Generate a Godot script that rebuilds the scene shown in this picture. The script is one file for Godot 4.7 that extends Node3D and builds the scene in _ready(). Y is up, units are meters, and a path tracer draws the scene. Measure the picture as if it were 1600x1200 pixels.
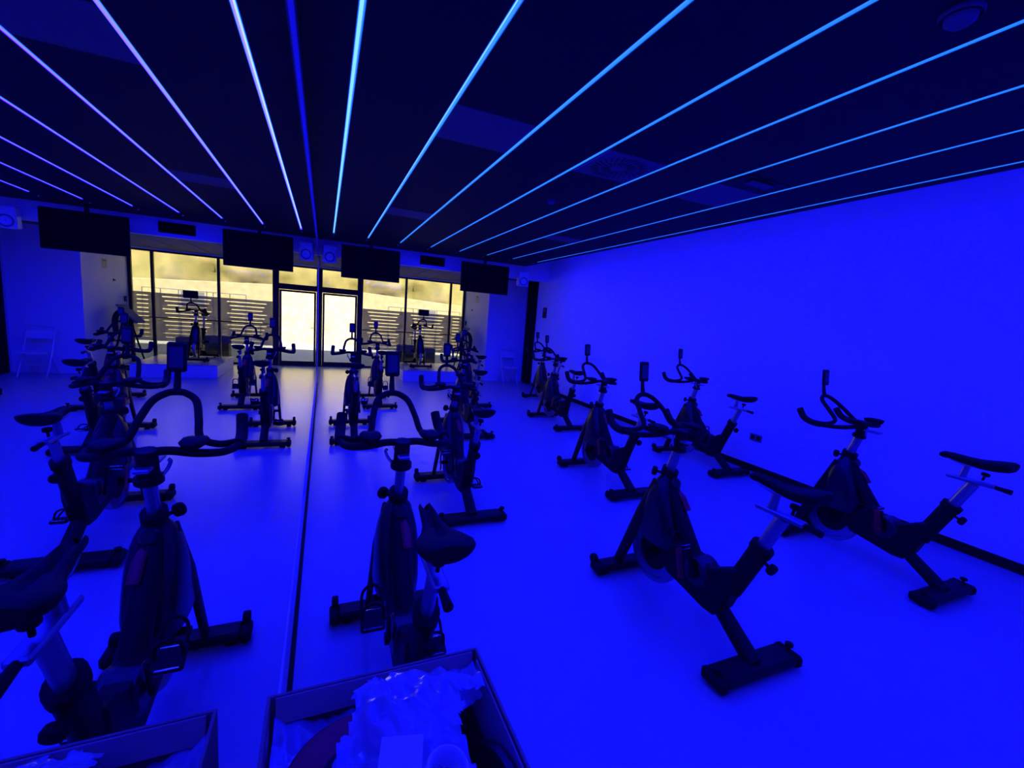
extends Node3D
# Spin studio lit by blue LED ceiling strips; a mirror wall on x = 0, the room runs along z, the street window lies at z = -4.3.

const CEIL := 3.009      # underside of the dark ceiling
const WALL_X := 5.24     # face of the long side wall
const BULK_Z := -0.85    # face of the bulkhead above the alcove
const PIER_Z := -2.1     # face of the pier beside the alcove
const WIN_Z := -4.3      # plane of the glazing
const STRIP_X0 := 0.268
const STRIP_PITCH := 0.6
const MIRROR_TOP := 2.68

var used := {}
var M := {}
var rng := RandomNumberGenerator.new()

func _ready() -> void:
	rng.seed = 7
	# ---- camera
	var cam := Camera3D.new()
	cam.name = "camera"
	cam.fov = 82.673
	cam.near = 0.05
	cam.far = 200.0
	var yaw := Basis(Vector3.UP, -0.4122)
	var pitch := Basis(Vector3.RIGHT, -0.1432)
	var roll := Basis(Vector3.BACK, 0.0774)
	cam.transform = Transform3D(yaw * pitch * roll, Vector3(0.133, 1.679, 9.05))
	add_child(cam)
	cam.current = true
	# ---- sky, exposure
	var we := WorldEnvironment.new()
	we.name = "world_environment"
	var env := Environment.new()
	env.background_mode = Environment.BG_SKY
	var sky := Sky.new()
	var sm := ProceduralSkyMaterial.new()
	sm.sky_top_color = Color(0.25, 0.42, 0.72)
	sm.sky_horizon_color = Color(0.72, 0.78, 0.82)
	sm.ground_horizon_color = Color(0.6, 0.58, 0.5)
	sm.ground_bottom_color = Color(0.35, 0.32, 0.28)
	sm.sky_energy_multiplier = 1.6
	sky.sky_material = sm
	env.sky = sky
	env.tonemap_mode = Environment.TONE_MAPPER_LINEAR
	env.tonemap_exposure = 1.0
	env.sdfgi_enabled = true
	env.ssao_enabled = true
	env.ssil_enabled = true
	we.environment = env
	add_child(we)
	# ---- sun, high behind the building, so it lights the hillside across the street and not the room
	var sun := DirectionalLight3D.new()
	sun.name = "sun"
	sun.rotation_degrees = Vector3(-52, 28, 0)
	sun.light_color = Color(1.0, 0.96, 0.88)
	sun.light_energy = 8.5
	sun.light_angular_distance = 0.6
	sun.shadow_enabled = true
	add_child(sun)

	make_materials()
	build_shell()
	build_ceiling()
	build_alcove_window()
	build_mirror()
	build_side_wall()
	build_outside()
	build_screens()
	build_platform()
	build_bikes()
	build_boxes()
	build_small_things()

# ------------------------------------------------------------------ helpers
func numbered(n: String) -> String:
	var k: int = used.get(n, 0)
	used[n] = k + 1
	return n if k == 0 else "%s_%03d" % [n, k]

func tag(o: Node, label := "", category := "", group := "", kind := "") -> Node:
	if label != "": o.set_meta("label", label)
	if category != "": o.set_meta("category", category)
	if group != "": o.set_meta("group", group)
	if kind != "": o.set_meta("kind", kind)
	return o

func base(n: String, at: Vector3, turn := 0.0) -> Node3D:
	var o := Node3D.new()
	o.name = numbered(n)
	add_child(o)
	o.position = at
	o.rotation.y = turn
	return o

func new_st() -> SurfaceTool:
	var s := SurfaceTool.new()
	s.begin(Mesh.PRIMITIVE_TRIANGLES)
	return s

func mesh_of(s: SurfaceTool) -> ArrayMesh:
	s.generate_normals()
	return s.commit()

func obj(n: String, s, m: Material, parent: Node = null) -> MeshInstance3D:
	var o := MeshInstance3D.new()
	o.mesh = mesh_of(s) if s is SurfaceTool else s
	o.material_override = m
	o.cast_shadow = GeometryInstance3D.SHADOW_CASTING_SETTING_ON
	if parent == null:
		o.name = numbered(n)
		add_child(o)
	else:
		o.name = n
		parent.add_child(o, true)
	return o

# a, b, c run counter-clockwise seen from outside
func tri(s: SurfaceTool, a: Vector3, b: Vector3, c: Vector3) -> void:
	s.add_vertex(a); s.add_vertex(c); s.add_vertex(b)

func quad(s: SurfaceTool, a: Vector3, b: Vector3, c: Vector3, d: Vector3) -> void:
	tri(s, a, b, c); tri(s, a, c, d)

func flat(s: SurfaceTool) -> void:
	s.set_smooth_group(-1)

func round_(s: SurfaceTool, g := 0) -> void:
	s.set_smooth_group(g)

func box(s: SurfaceTool, c: Vector3, size: Vector3, bevel := 0.0, b := Basis.IDENTITY) -> void:
	flat(s)
	var h := size * 0.5
	var e: float = min(bevel, min(h.x, min(h.y, h.z)) * 0.9)
	if e <= 0.0:
		var v := []
		for i in 8:
			v.append(c + b * Vector3(h.x * (1 if i & 1 else -1), h.y * (1 if i & 2 else -1), h.z * (1 if i & 4 else -1)))
		quad(s, v[4], v[5], v[7], v[6]); quad(s, v[1], v[0], v[2], v[3])
		quad(s, v[5], v[1], v[3], v[7]); quad(s, v[0], v[4], v[6], v[2])
		quad(s, v[6], v[7], v[3], v[2]); quad(s, v[0], v[1], v[5], v[4])
		return
	# chamfered: for each axis a face inset by e, twelve edge strips, eight corners
	var p := func(ax: int, sx: int, sy: int, sz: int) -> Vector3:
		var q := Vector3(h.x * sx, h.y * sy, h.z * sz)
		var i := Vector3(e * sx, e * sy, e * sz)
		for k in 3:
			if k != ax: q[k] -= i[k]
		return c + b * q
	for sg in [-1, 1]:
		var f := [p.call(0, sg, -1, -1), p.call(0, sg, 1, -1), p.call(0, sg, 1, 1), p.call(0, sg, -1, 1)]
		out_quad(s, c, f[0], f[1], f[2], f[3])
		f = [p.call(1, -1, sg, -1), p.call(1, 1, sg, -1), p.call(1, 1, sg, 1), p.call(1, -1, sg, 1)]
		out_quad(s, c, f[0], f[1], f[2], f[3])
		f = [p.call(2, -1, -1, sg), p.call(2, 1, -1, sg), p.call(2, 1, 1, sg), p.call(2, -1, 1, sg)]
		out_quad(s, c, f[0], f[1], f[2], f[3])
	for s1 in [-1, 1]:
		for s2 in [-1, 1]:
			out_quad(s, c, p.call(0, s1, s2, -1), p.call(0, s1, s2, 1), p.call(1, s1, s2, 1), p.call(1, s1, s2, -1))
			out_quad(s, c, p.call(1, -1, s1, s2), p.call(1, 1, s1, s2), p.call(2, 1, s1, s2), p.call(2, -1, s1, s2))
			out_quad(s, c, p.call(0, s1, -1, s2), p.call(0, s1, 1, s2), p.call(2, s1, 1, s2), p.call(2, s1, -1, s2))
			for s3 in [-1, 1]:
				out_tri(s, c, p.call(0, s1, s2, s3), p.call(1, s1, s2, s3), p.call(2, s1, s2, s3))

func out_tri(s: SurfaceTool, c: Vector3, a: Vector3, b: Vector3, d: Vector3) -> void:
	if (b - a).cross(d - a).dot(a + b + d - c * 3.0) >= 0.0: tri(s, a, b, d)
	else: tri(s, a, d, b)

func out_quad(s: SurfaceTool, c: Vector3, a: Vector3, b: Vector3, d: Vector3, e: Vector3) -> void:
	out_tri(s, c, a, b, d); out_tri(s, c, a, d, e)

func smooth_path(pts: Array, per := 6) -> Array:
	var out := []
	var n := pts.size()
	for i in n - 1:
		var p0: Vector3 = pts[max(i - 1, 0)]
		var p1: Vector3 = pts[i]
		var p2: Vector3 = pts[i + 1]
		var p3: Vector3 = pts[min(i + 2, n - 1)]
		for k in per:
			var t := float(k) / per
			out.append(0.5 * ((2.0 * p1) + (p2 - p0) * t + (2.0 * p0 - 5.0 * p1 + 4.0 * p2 - p3) * t * t + (3.0 * p1 - p0 - 3.0 * p2 + p3) * t * t * t))
	out.append(pts[n - 1])
	return out

# a round bar along pts; r is one radius or one for each point; squash flattens the section along the second axis
func tube(s: SurfaceTool, pts: Array, r, n := 10, squash := 1.0, up := Vector3.ZERO) -> void:
	var rings := []
	var t0: Vector3 = (pts[1] - pts[0]).normalized()
	var nrm: Vector3
	if up != Vector3.ZERO: nrm = (up - t0 * up.dot(t0)).normalized()
	else: nrm = t0.cross(Vector3.UP if absf(t0.y) < 0.9 else Vector3.RIGHT).normalized()
	var last := t0
	for i in pts.size():
		var t: Vector3
		if i == 0: t = t0
		elif i == pts.size() - 1: t = (pts[i] - pts[i - 1]).normalized()
		else: t = (pts[i + 1] - pts[i - 1]).normalized()
		if last.cross(t).length() > 1e-6:
			nrm = nrm.rotated(last.cross(t).normalized(), last.angle_to(t))
		last = t
		nrm = (nrm - t * nrm.dot(t)).normalized()
		var bi := t.cross(nrm)
		var rr: float = r[i] if r is Array else r
		var ring := PackedVector3Array()
		for k in n:
			var a := TAU * k / n
			ring.append(pts[i] + nrm * cos(a) * rr + bi * sin(a) * rr * squash)
		rings.append(ring)
	loft(s, rings)

# rings run counter-clockwise seen from the end they head for
func loft(s: SurfaceTool, rings: Array, cap := true, sg := 0) -> void:
	round_(s, sg)
	var n: int = rings[0].size()
	for i in rings.size() - 1:
		for k in n:
			var k2 := (k + 1) % n
			quad(s, rings[i][k], rings[i][k2], rings[i + 1][k2], rings[i + 1][k])
	if cap:
		flat(s)
		for e in [0, rings.size() - 1]:
			var c := Vector3.ZERO
			for v in rings[e]: c += v
			c /= n
			for k in n:
				if e == 0: tri(s, c, rings[e][(k + 1) % n], rings[e][k])
				else: tri(s, c, rings[e][k], rings[e][(k + 1) % n])

# profile of [radius, height] turned round axis from `at` along `dir`
func lathe(s: SurfaceTool, profile: Array, at: Vector3, dir: Vector3, n := 20) -> void:
	var d := dir.normalized()
	var u := d.cross(Vector3.UP if absf(d.y) < 0.9 else Vector3.RIGHT).normalized()
	var w := d.cross(u)
	for i in profile.size() - 1:
		round_(s, i)
		var a: Array = profile[i]
		var b: Array = profile[i + 1]
		for k in n:
			var c0 := u * cos(TAU * k / n) + w * sin(TAU * k / n)
			var c1 := u * cos(TAU * (k + 1) / n) + w * sin(TAU * (k + 1) / n)
			var p00: Vector3 = at + d * a[1] + c0 * a[0]
			var p01: Vector3 = at + d * a[1] + c1 * a[0]
			var p10: Vector3 = at + d * b[1] + c0 * b[0]
			var p11: Vector3 = at + d * b[1] + c1 * b[0]
			if a[0] > 1e-6: tri(s, p00, p01, p11)
			if b[0] > 1e-6: tri(s, p00, p11, p10)

# outline given as (z, y), thick along x, with a chamfered rim
func plate_zy(s: SurfaceTool, poly: Array, x: float, half: float, bevel := 0.006) -> void:
	var pts := PackedVector2Array()
	for q in poly: pts.append(Vector2(q[0], q[1]))
	if Geometry2D.is_polygon_clockwise(pts): pts.reverse()
	var inner := PackedVector2Array()
	var n := pts.size()
	for i in n:
		var d1 := (pts[i] - pts[(i + n - 1) % n]).normalized()
		var d2 := (pts[(i + 1) % n] - pts[i]).normalized()
		var n1 := Vector2(-d1.y, d1.x)
		var n2 := Vector2(-d2.y, d2.x)
		var m := (n1 + n2).normalized()
		inner.append(pts[i] + m * bevel / max(0.5, m.dot(n1)))
	flat(s)
	var ids := Geometry2D.triangulate_polygon(inner)
	for sd in [-1.0, 1.0]:
		for t in range(0, ids.size(), 3):
			var a := inner[ids[t]]; var b := inner[ids[t + 1]]; var c := inner[ids[t + 2]]
			var A := Vector3(x + half * sd, a.y, a.x); var B := Vector3(x + half * sd, b.y, b.x); var C := Vector3(x + half * sd, c.y, c.x)
			out_tri(s, Vector3(x, A.y, A.z), A, B, C)
	for i in n:
		var j := (i + 1) % n
		for sd in [-1.0, 1.0]:
			var xo: float = x + (half - bevel) * sd
			var xi: float = x + half * sd
			var mid := Vector3(x, (inner[i].y + inner[j].y) * 0.5, (inner[i].x + inner[j].x) * 0.5)
			out_quad(s, mid, Vector3(xo, pts[i].y, pts[i].x), Vector3(xo, pts[j].y, pts[j].x), Vector3(xi, inner[j].y, inner[j].x), Vector3(xi, inner[i].y, inner[i].x))
		var md := Vector3(x, (inner[i].y + inner[j].y) * 0.5, (inner[i].x + inner[j].x) * 0.5)
		out_quad(s, md, Vector3(x - half + bevel, pts[i].y, pts[i].x), Vector3(x - half + bevel, pts[j].y, pts[j].x), Vector3(x + half - bevel, pts[j].y, pts[j].x), Vector3(x + half - bevel, pts[i].y, pts[i].x))

func span(n: String, lo: Vector3, hi: Vector3, m: Material, parent: Node = null, bevel := 0.0) -> MeshInstance3D:
	var s := new_st()
	var c := (lo + hi) * 0.5
	if parent == null:
		box(s, Vector3.ZERO, hi - lo, bevel)
		var o := obj(n, s, m)
		o.position = c
		return o
	box(s, c, hi - lo, bevel)
	return obj(n, s, m, parent)

func noise_tex(freq: float, lo: Color, hi: Color, sd := 1, size := 512, oct := 4) -> NoiseTexture2D:
	var t := NoiseTexture2D.new()
	var f := FastNoiseLite.new()
	f.seed = sd
	f.noise_type = FastNoiseLite.TYPE_SIMPLEX_SMOOTH
	f.frequency = freq
	f.fractal_octaves = oct
	t.noise = f
	t.seamless = true
	t.width = size
	t.height = size
	var g := Gradient.new()
	g.set_color(0, lo)
	g.set_color(1, hi)
	t.color_ramp = g
	return t

func mat(c: Color, rough := 0.6, metal := 0.0, spec := 0.5) -> StandardMaterial3D:
	var m := StandardMaterial3D.new()
	m.albedo_color = c
	m.roughness = rough
	m.metallic = metal
	m.metallic_specular = spec
	return m

func textured(m: StandardMaterial3D, tex: Texture2D, scale: float) -> StandardMaterial3D:
	m.albedo_texture = tex
	m.uv1_triplanar = true
	m.uv1_world_triplanar = true
	m.uv1_scale = Vector3.ONE * scale
	return m

func relief(m: StandardMaterial3D, tex: Texture2D, cm: float) -> StandardMaterial3D:
	m.heightmap_enabled = true
	m.heightmap_texture = tex
	m.heightmap_scale = cm
	return m

func glow(c: Color, e: float) -> StandardMaterial3D:
	var m := mat(Color(0.6, 0.65, 0.7), 0.5)
	m.emission_enabled = true
	m.emission = c
	m.emission_energy_multiplier = e
	return m

func lin(r: float, g: float, b: float) -> Color:
	return Color(r, g, b).linear_to_srgb()

func make_materials() -> void:
	var grey := noise_tex(0.02, Color(0.985, 0.985, 0.985), Color(1, 1, 1), 3)
	M.wall = textured(mat(Color(0.93, 0.93, 0.93), 0.75, 0.0, 0.3), grey, 0.7)
	M.floor = textured(mat(Color(0.67, 0.67, 0.68), 0.27, 0.0, 0.5), noise_tex(0.015, Color(0.97, 0.97, 0.975), Color(1, 1, 1), 5), 0.5)
	M.ceiling = mat(Color(0.165, 0.165, 0.17), 0.8, 0.0, 0.3)
	M.tile = mat(Color(0.40, 0.40, 0.40), 0.8)
	M.slab = mat(Color(0.3, 0.3, 0.3), 0.9)
	M.dark_tile = textured(mat(Color(0.52, 0.52, 0.51), 0.85), noise_tex(0.08, Color(0.85, 0.85, 0.85), Color(1, 1, 1), 9), 1.5)
	M.black = mat(Color(0.075, 0.075, 0.08), 0.5, 0.0, 0.3)
	M.gloss_black = mat(Color(0.09, 0.09, 0.10), 0.28)
	M.rubber = mat(Color(0.075, 0.075, 0.08), 0.7, 0.0, 0.3)
	M.frame = mat(Color(0.14, 0.10, 0.08), 0.5)
	M.screen = mat(Color(0.02, 0.02, 0.022), 0.4, 0.0, 0.15)
	M.silver = mat(Color(0.62, 0.62, 0.65), 0.35, 0.85)
	M.chrome = mat(Color(0.85, 0.85, 0.87), 0.15, 1.0)
	M.alu = mat(Color(0.82, 0.83, 0.84), 0.35, 0.8)
	M.grey_screen = mat(Color(0.30, 0.30, 0.32), 0.35, 0.0, 0.3)
	M.red = mat(Color(0.75, 0.05, 0.07), 0.4)
	M.white = mat(Color(0.86, 0.86, 0.86), 0.55)
	M.white_gloss = mat(Color(0.9, 0.9, 0.9), 0.3)
	M.mirror = mat(Color(0.93, 0.94, 0.945), 0.0, 1.0)
	M.paper = mat(Color(0.82, 0.80, 0.66), 0.8)
	M.led = glow(lin(0.26, 0.76, 1.0), 1.0)
	M.led_side = glow(lin(0.0, 0.13, 1.0), 1.0)
	var tint := mat(Color(0.09, 0.09, 0.085), 0.05)
	tint.transparency = BaseMaterial3D.TRANSPARENCY_ALPHA
	tint.albedo_color.a = 0.32
	M.tinted_glass = tint
	var clear := mat(Color(0.6, 0.65, 0.65), 0.02)
	clear.transparency = BaseMaterial3D.TRANSPARENCY_ALPHA
	clear.albedo_color.a = 0.06
	M.clear_glass = clear
	var film := mat(Color(0.46, 0.46, 0.43), 0.6)
	film.transparency = BaseMaterial3D.TRANSPARENCY_ALPHA
	film.albedo_color.a = 0.7
	M.film = film
	var card_n := noise_tex(0.05, Color(0.86, 0.84, 0.8), Color(1, 1, 1), 12)
	M.card = textured(mat(Color(0.66, 0.53, 0.42), 0.85), card_n, 4.0)
	M.card_edge = mat(Color(0.70, 0.58, 0.48), 0.9)
	var wrap := mat(Color(0.74, 0.76, 0.8), 0.08, 0.0, 0.7)
	wrap.transparency = BaseMaterial3D.TRANSPARENCY_ALPHA
	wrap.albedo_color.a = 0.5
	M.wrap = wrap
	var rock := textured(mat(Color(0.71, 0.66, 0.46), 0.95), noise_tex(0.012, Color(0.62, 0.66, 0.52), Color(1.0, 0.97, 0.9), 21, 512, 5), 0.12)
	M.rock = rock
	M.plaster = textured(mat(Color(0.80, 0.75, 0.55), 0.9), noise_tex(0.02, Color(0.85, 0.85, 0.8), Color(1, 1, 1), 23), 0.25)
	M.paving = textured(mat(Color(0.60, 0.60, 0.55), 0.9), noise_tex(0.03, Color(0.85, 0.85, 0.83), Color(1, 1, 1), 24), 0.5)
	M.planter = mat(Color(0.22, 0.25, 0.25), 0.7)

# ------------------------------------------------------------------ shell
func structure(o: Node, label: String) -> Node:
	return tag(o, label, o.name.split("_")[0], "", "structure")

func build_shell() -> void:
	structure(span("floor", Vector3(-0.3, -0.2, WIN_Z - 0.15), Vector3(WALL_X + 0.25, 0, 10.9), M.floor), "glossy light vinyl floor of the spin studio")
	# roof slab above the suspended ceiling
	structure(span("ceiling_slab", Vector3(-0.3, 3.5, WIN_Z - 0.3), Vector3(WALL_X + 0.25, 3.7, 10.9), M.slab), "concrete slab hidden above the suspended ceiling")
	# the storeys above, whose shadow lies on the pavement outside
	structure(span("wall_upper_storeys", Vector3(-6.0, 3.7, WIN_Z - 0.3), Vector3(WALL_X + 6.0, 9.0, 10.9), M.plaster), "upper storeys of the building above the studio")
	# end wall behind the camera
	structure(span("wall_back", Vector3(-0.3, 0, 10.7), Vector3(WALL_X + 0.25, 3.5, 10.9), M.wall), "plain white end wall opposite the street window")
	# wall that carries the mirror
	structure(span("wall_left", Vector3(-0.3, 0, WIN_Z - 0.15), Vector3(-0.03, 3.5, 10.7), M.wall), "white wall behind the large mirror")
	# pier beside the alcove: front and reveal are one block
	structure(span("wall_front", Vector3(4.16, 0, WIN_Z - 0.15), Vector3(WALL_X + 0.25, 3.5, PIER_Z), M.wall), "white pier beside the window alcove with a daylit return")
	# bulkhead over the alcove, with its soffit
	var b := base("wall_bulkhead", Vector3.ZERO)
	structure(b, "white bulkhead above the window alcove with a dark grille")
	span("face", Vector3(-0.03, 2.69, BULK_Z - 0.12), Vector3(WALL_X, 3.5, BULK_Z), M.wall, b)
	var g := base("ceiling_alcove", Vector3.ZERO)
	structure(g, "low grey tiled ceiling over the window alcove")
	span("backing", Vector3(-0.03, 2.76, WIN_Z - 0.15), Vector3(WALL_X, 2.8, BULK_Z - 0.12), M.slab, g)
	var tile_mesh: ArrayMesh = null
	for ix in 7:
		for iz in 6:
			var x := 0.02 + ix * 0.6
			var z := BULK_Z - 0.13 - iz * 0.6
			if z < WIN_Z + 0.1: continue
			var zl: float = max(z - 0.585, WIN_Z + 0.02)
			if tile_mesh == null:
				var s := new_st()
				box(s, Vector3.ZERO, Vector3(0.585, 0.02, 0.585), 0.004)
				tile_mesh = mesh_of(s)
			var o := obj("ceiling_tile", tile_mesh, M.dark_tile, g)
			o.position = Vector3(x + 0.2925, 2.745, (z + zl) * 0.5)
			o.scale = Vector3(1, 1, (z - zl) / 0.585)

# ------------------------------------------------------------------ ceiling and its strips
func build_ceiling() -> void:
	var c := base("ceiling", Vector3.ZERO)
	structure(c, "matt black suspended ceiling cut by long light slots")
	var z0 := BULK_Z
	var z1 := 10.7
	var half := 0.0165
	var edges := [0.0]
	for i in 8:
		edges.append(STRIP_X0 + i * STRIP_PITCH - half)
		edges.append(STRIP_X0 + i * STRIP_PITCH + half)
	edges.append(4.60)
	for i in 9:
		span("ceiling_panel", Vector3(edges[i * 2] - (0.03 if i == 0 else 0.0), CEIL, z0), Vector3(edges[i * 2 + 1], CEIL + 0.045, z1), M.ceiling, c)
	# the slots stop short of the bulkhead
	for i in 8:
		span("slot_end", Vector3(edges[i * 2 + 1], CEIL, z0), Vector3(edges[i * 2 + 2], CEIL + 0.045, -0.012), M.ceiling, c)
	# paler square tiles
	var bay := func(i: int) -> Array: return [STRIP_X0 + i * STRIP_PITCH + half + 0.004, STRIP_X0 + (i + 1) * STRIP_PITCH - half - 0.004]
	for t in [[1, 5.54, 6.12], [1, 2.52, 2.97], [5, 5.47, 6.0], [5, 2.6, 2.95]]:
		var b: Array = bay.call(t[0])
		span("pale_tile", Vector3(b[0], CEIL - 0.004, t[1]), Vector3(b[1], CEIL + 0.01, t[2]), M.tile, c, 0.002)
	var order := ["nearest the mirror", "second from the mirror", "third from the mirror", "fourth from the mirror", "fifth from the mirror", "third from the long blank wall", "second from the long blank wall", "nearest the long blank wall"]
	for i in 8:
		var x := STRIP_X0 + i * STRIP_PITCH
		var l := base("led_strip_light", Vector3(x, CEIL, 0))
		tag(l, "recessed blue LED ceiling strip, " + order[i], "strip light", "blue LED strips in the ceiling")
		# two lengths of diffuser with a thin joint, at the top of a slot 26 mm deep
		for seg in [[0.0, 4.915], [4.92, 10.2]]:
			span("diffuser", Vector3(-0.0085, 0.025, seg[0]), Vector3(0.0085, 0.032, seg[1]), M.led, l)
			for sd in [-1.0, 1.0]:
				var a := Vector3(0.0115 * sd, 0.002, seg[0])
				var b := Vector3(0.0155 * sd, 0.026, seg[1])
				span("diffuser_side", Vector3(min(a.x, b.x), a.y, a.z), Vector3(max(a.x, b.x), b.y, b.z), M.led_side, l)
		span("housing", Vector3(-0.0155, 0.0325, 0), Vector3(0.0155, 0.04, 10.2), M.alu, l)
		var s := new_st()
		lathe(s, [[0.0, 0.0], [0.012, 0.004], [0.014, 0.012], [0.012, 0.02]], Vector3(0, -0.02, -0.2), Vector3.UP, 12)
		obj("end_plug", s, M.white, l)
		var a := AreaLight3D.new()
		a.name = "strip_glow"
		a.area_size = Vector2(0.02, 10.1)
		a.light_color = lin(0.0026, 0.0, 1.0)
		a.light_energy = 8.4
		a.area_range = 20.0
		a.shadow_enabled = true
		l.add_child(a)
		a.position = Vector3(0, -0.004, 5.1)
		a.rotation.x = -PI / 2

	# a cove profile on top of the ceiling's free edge washes the head of the long wall
	var cv := base("cove_strip_light", Vector3(4.515, CEIL + 0.104, 0))
	tag(cv, "blue LED cove strip on the ceiling edge washing the long wall", "strip light")
	span("bracket", Vector3(-0.035, -0.058, 0.0), Vector3(-0.012, 0.012, 10.2), M.alu, cv)
	span("diffuser", Vector3(-0.012, -0.01, 0.0), Vector3(-0.004, 0.01, 10.2), M.led_side, cv)
	var ca := AreaLight3D.new()
	ca.name = "cove_glow"
	ca.area_size = Vector2(10.1, 0.02)
	ca.light_color = lin(0.0026, 0.0, 1.0)
	ca.light_energy = 3.0
	ca.area_range = 20.0
	ca.shadow_enabled = true
	cv.add_child(ca)
	ca.position = Vector3(0, 0, 5.1)
	ca.rotation.y = -PI / 2

# ------------------------------------------------------------------ alcove glazing
func build_alcove_window() -> void:
	var f := 0.06
	# glazed door next to the mirror wall
	var d := base("door_1", Vector3.ZERO)
	structure(d, "dark framed glass street door with clear bright glass")
	var z0 := WIN_Z - 0.05
	var z1 := WIN_Z + 0.03
	span("jamb", Vector3(-0.03, 0, z0), Vector3(0.075, 2.70, z1), M.frame, d, 0.004)
	span("jamb", Vector3(0.985, 0, z0), Vector3(1.135, 2.70, z1), M.frame, d, 0.004)
	span("transom", Vector3(0.075, 2.05, z0), Vector3(0.985, 2.20, z1), M.frame, d, 0.004)
	span("head", Vector3(0.075, 2.66, z0), Vector3(0.985, 2.70, z1), M.frame, d, 0.004)
	span("threshold", Vector3(0.075, 0, z0), Vector3(0.985, 0.03, z1), M.frame, d, 0.003)
	var leaf := span("leaf_frame", Vector3(0.08, 0.03, WIN_Z - 0.03), Vector3(0.135, 2.045, WIN_Z + 0.012), M.frame, d, 0.003)
	span("stile", Vector3(0.925, 0.03, WIN_Z - 0.03), Vector3(0.98, 2.045, WIN_Z + 0.012), M.frame, leaf, 0.003)
	span("rail", Vector3(0.135, 0.03, WIN_Z - 0.03), Vector3(0.925, 0.13, WIN_Z + 0.012), M.frame, leaf, 0.003)
	span("rail", Vector3(0.135, 1.99, WIN_Z - 0.03), Vector3(0.925, 2.045, WIN_Z + 0.012), M.frame, leaf, 0.003)
	span("pane", Vector3(0.135, 0.13, WIN_Z - 0.012), Vector3(0.925, 1.99, WIN_Z - 0.006), M.clear_glass, leaf)
	var hs := new_st()
	tube(hs, smooth_path([Vector3(0.105, 1.06, WIN_Z + 0.012), Vector3(0.105, 1.06, WIN_Z + 0.055), Vector3(0.13, 1.06, WIN_Z + 0.06), Vector3(0.22, 1.06, WIN_Z + 0.06)], 4), 0.009, 8)
	obj("handle", hs, M.silver, leaf)
	span("fanlight_pane", Vector3(0.075, 2.20, WIN_Z - 0.012), Vector3(0.985, 2.66, WIN_Z - 0.006), M.tinted_glass, d)
	# three fixed lights
	var xs := [1.135, 2.34, 3.69, 4.16]
	for i in 3:
		var w := base("window_%d" % (i + 1), Vector3.ZERO)
		structure(w, ["tinted street window beside the glass door with banded frost film", "middle tinted street window with banded frost film", "narrow tinted street window against the pier with frost film"][i])
		var a: float = xs[i]
		var b: float = xs[i + 1]
		var ml := 0.0 if i == 0 else 0.025
		if i < 2:
			span("mullion", Vector3(b - 0.03, 0.0, z0), Vector3(b + 0.03, 2.66, z1), M.frame, w, 0.003)
		else:
			span("mullion", Vector3(b - 0.07, 0.0, z0), Vector3(b - 0.005, 2.66, z1), M.frame, w, 0.003)
		span("head", Vector3(a, 2.66, z0), Vector3(b, 2.70, z1), M.frame, w, 0.003)
		span("sill", Vector3(a + ml, 0.0, z0), Vector3(b - 0.03, 0.05, z1), M.frame, w, 0.003)
		var r: float = b - (0.07 if i == 2 else 0.03)
		span("pane", Vector3(a + ml, 0.05, WIN_Z - 0.012), Vector3(r, 2.66, WIN_Z - 0.006), M.tinted_glass, w)
		# frost film: solid bands with clear slits that narrow downwards and stop short of the sides
		var y := 1.70
		for k in 12:
			var slit: float = lerp(0.026, 0.005, k / 11.0)
			var x0: float = a + ml + 0.004
			var x1: float = r - 0.004
			span("frost_band", Vector3(x0, y - 0.098 + slit, WIN_Z - 0.004), Vector3(x1, y, WIN_Z - 0.002), M.film, w)
			y -= 0.098
			var side: float = min(0.14 + 0.05 * ((k * 7) % 3), (x1 - x0) * 0.2)
			span("frost_band", Vector3(x0, y, WIN_Z - 0.004), Vector3(x0 + side, y + slit, WIN_Z - 0.002), M.film, w)
			span("frost_band", Vector3(x1 - side, y, WIN_Z - 0.004), Vector3(x1, y + slit, WIN_Z - 0.002), M.film, w)
	# horizontal rail in front of the fixed lights
	var rs := new_st()
	tube(rs, [Vector3(1.12, 1.10, WIN_Z + 0.05), Vector3(4.09, 1.10, WIN_Z + 0.05)], 0.012, 10)
	var rail := obj("trim_1", rs, M.frame)
	structure(rail, "thin dark guard rail across the street windows")
	# wall below the roof above the glazing
	structure(span("wall_window_head", Vector3(-0.03, 2.70, WIN_Z - 0.15), Vector3(4.16, 3.5, WIN_Z + 0.05), M.wall), "strip of wall above the street windows")

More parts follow.
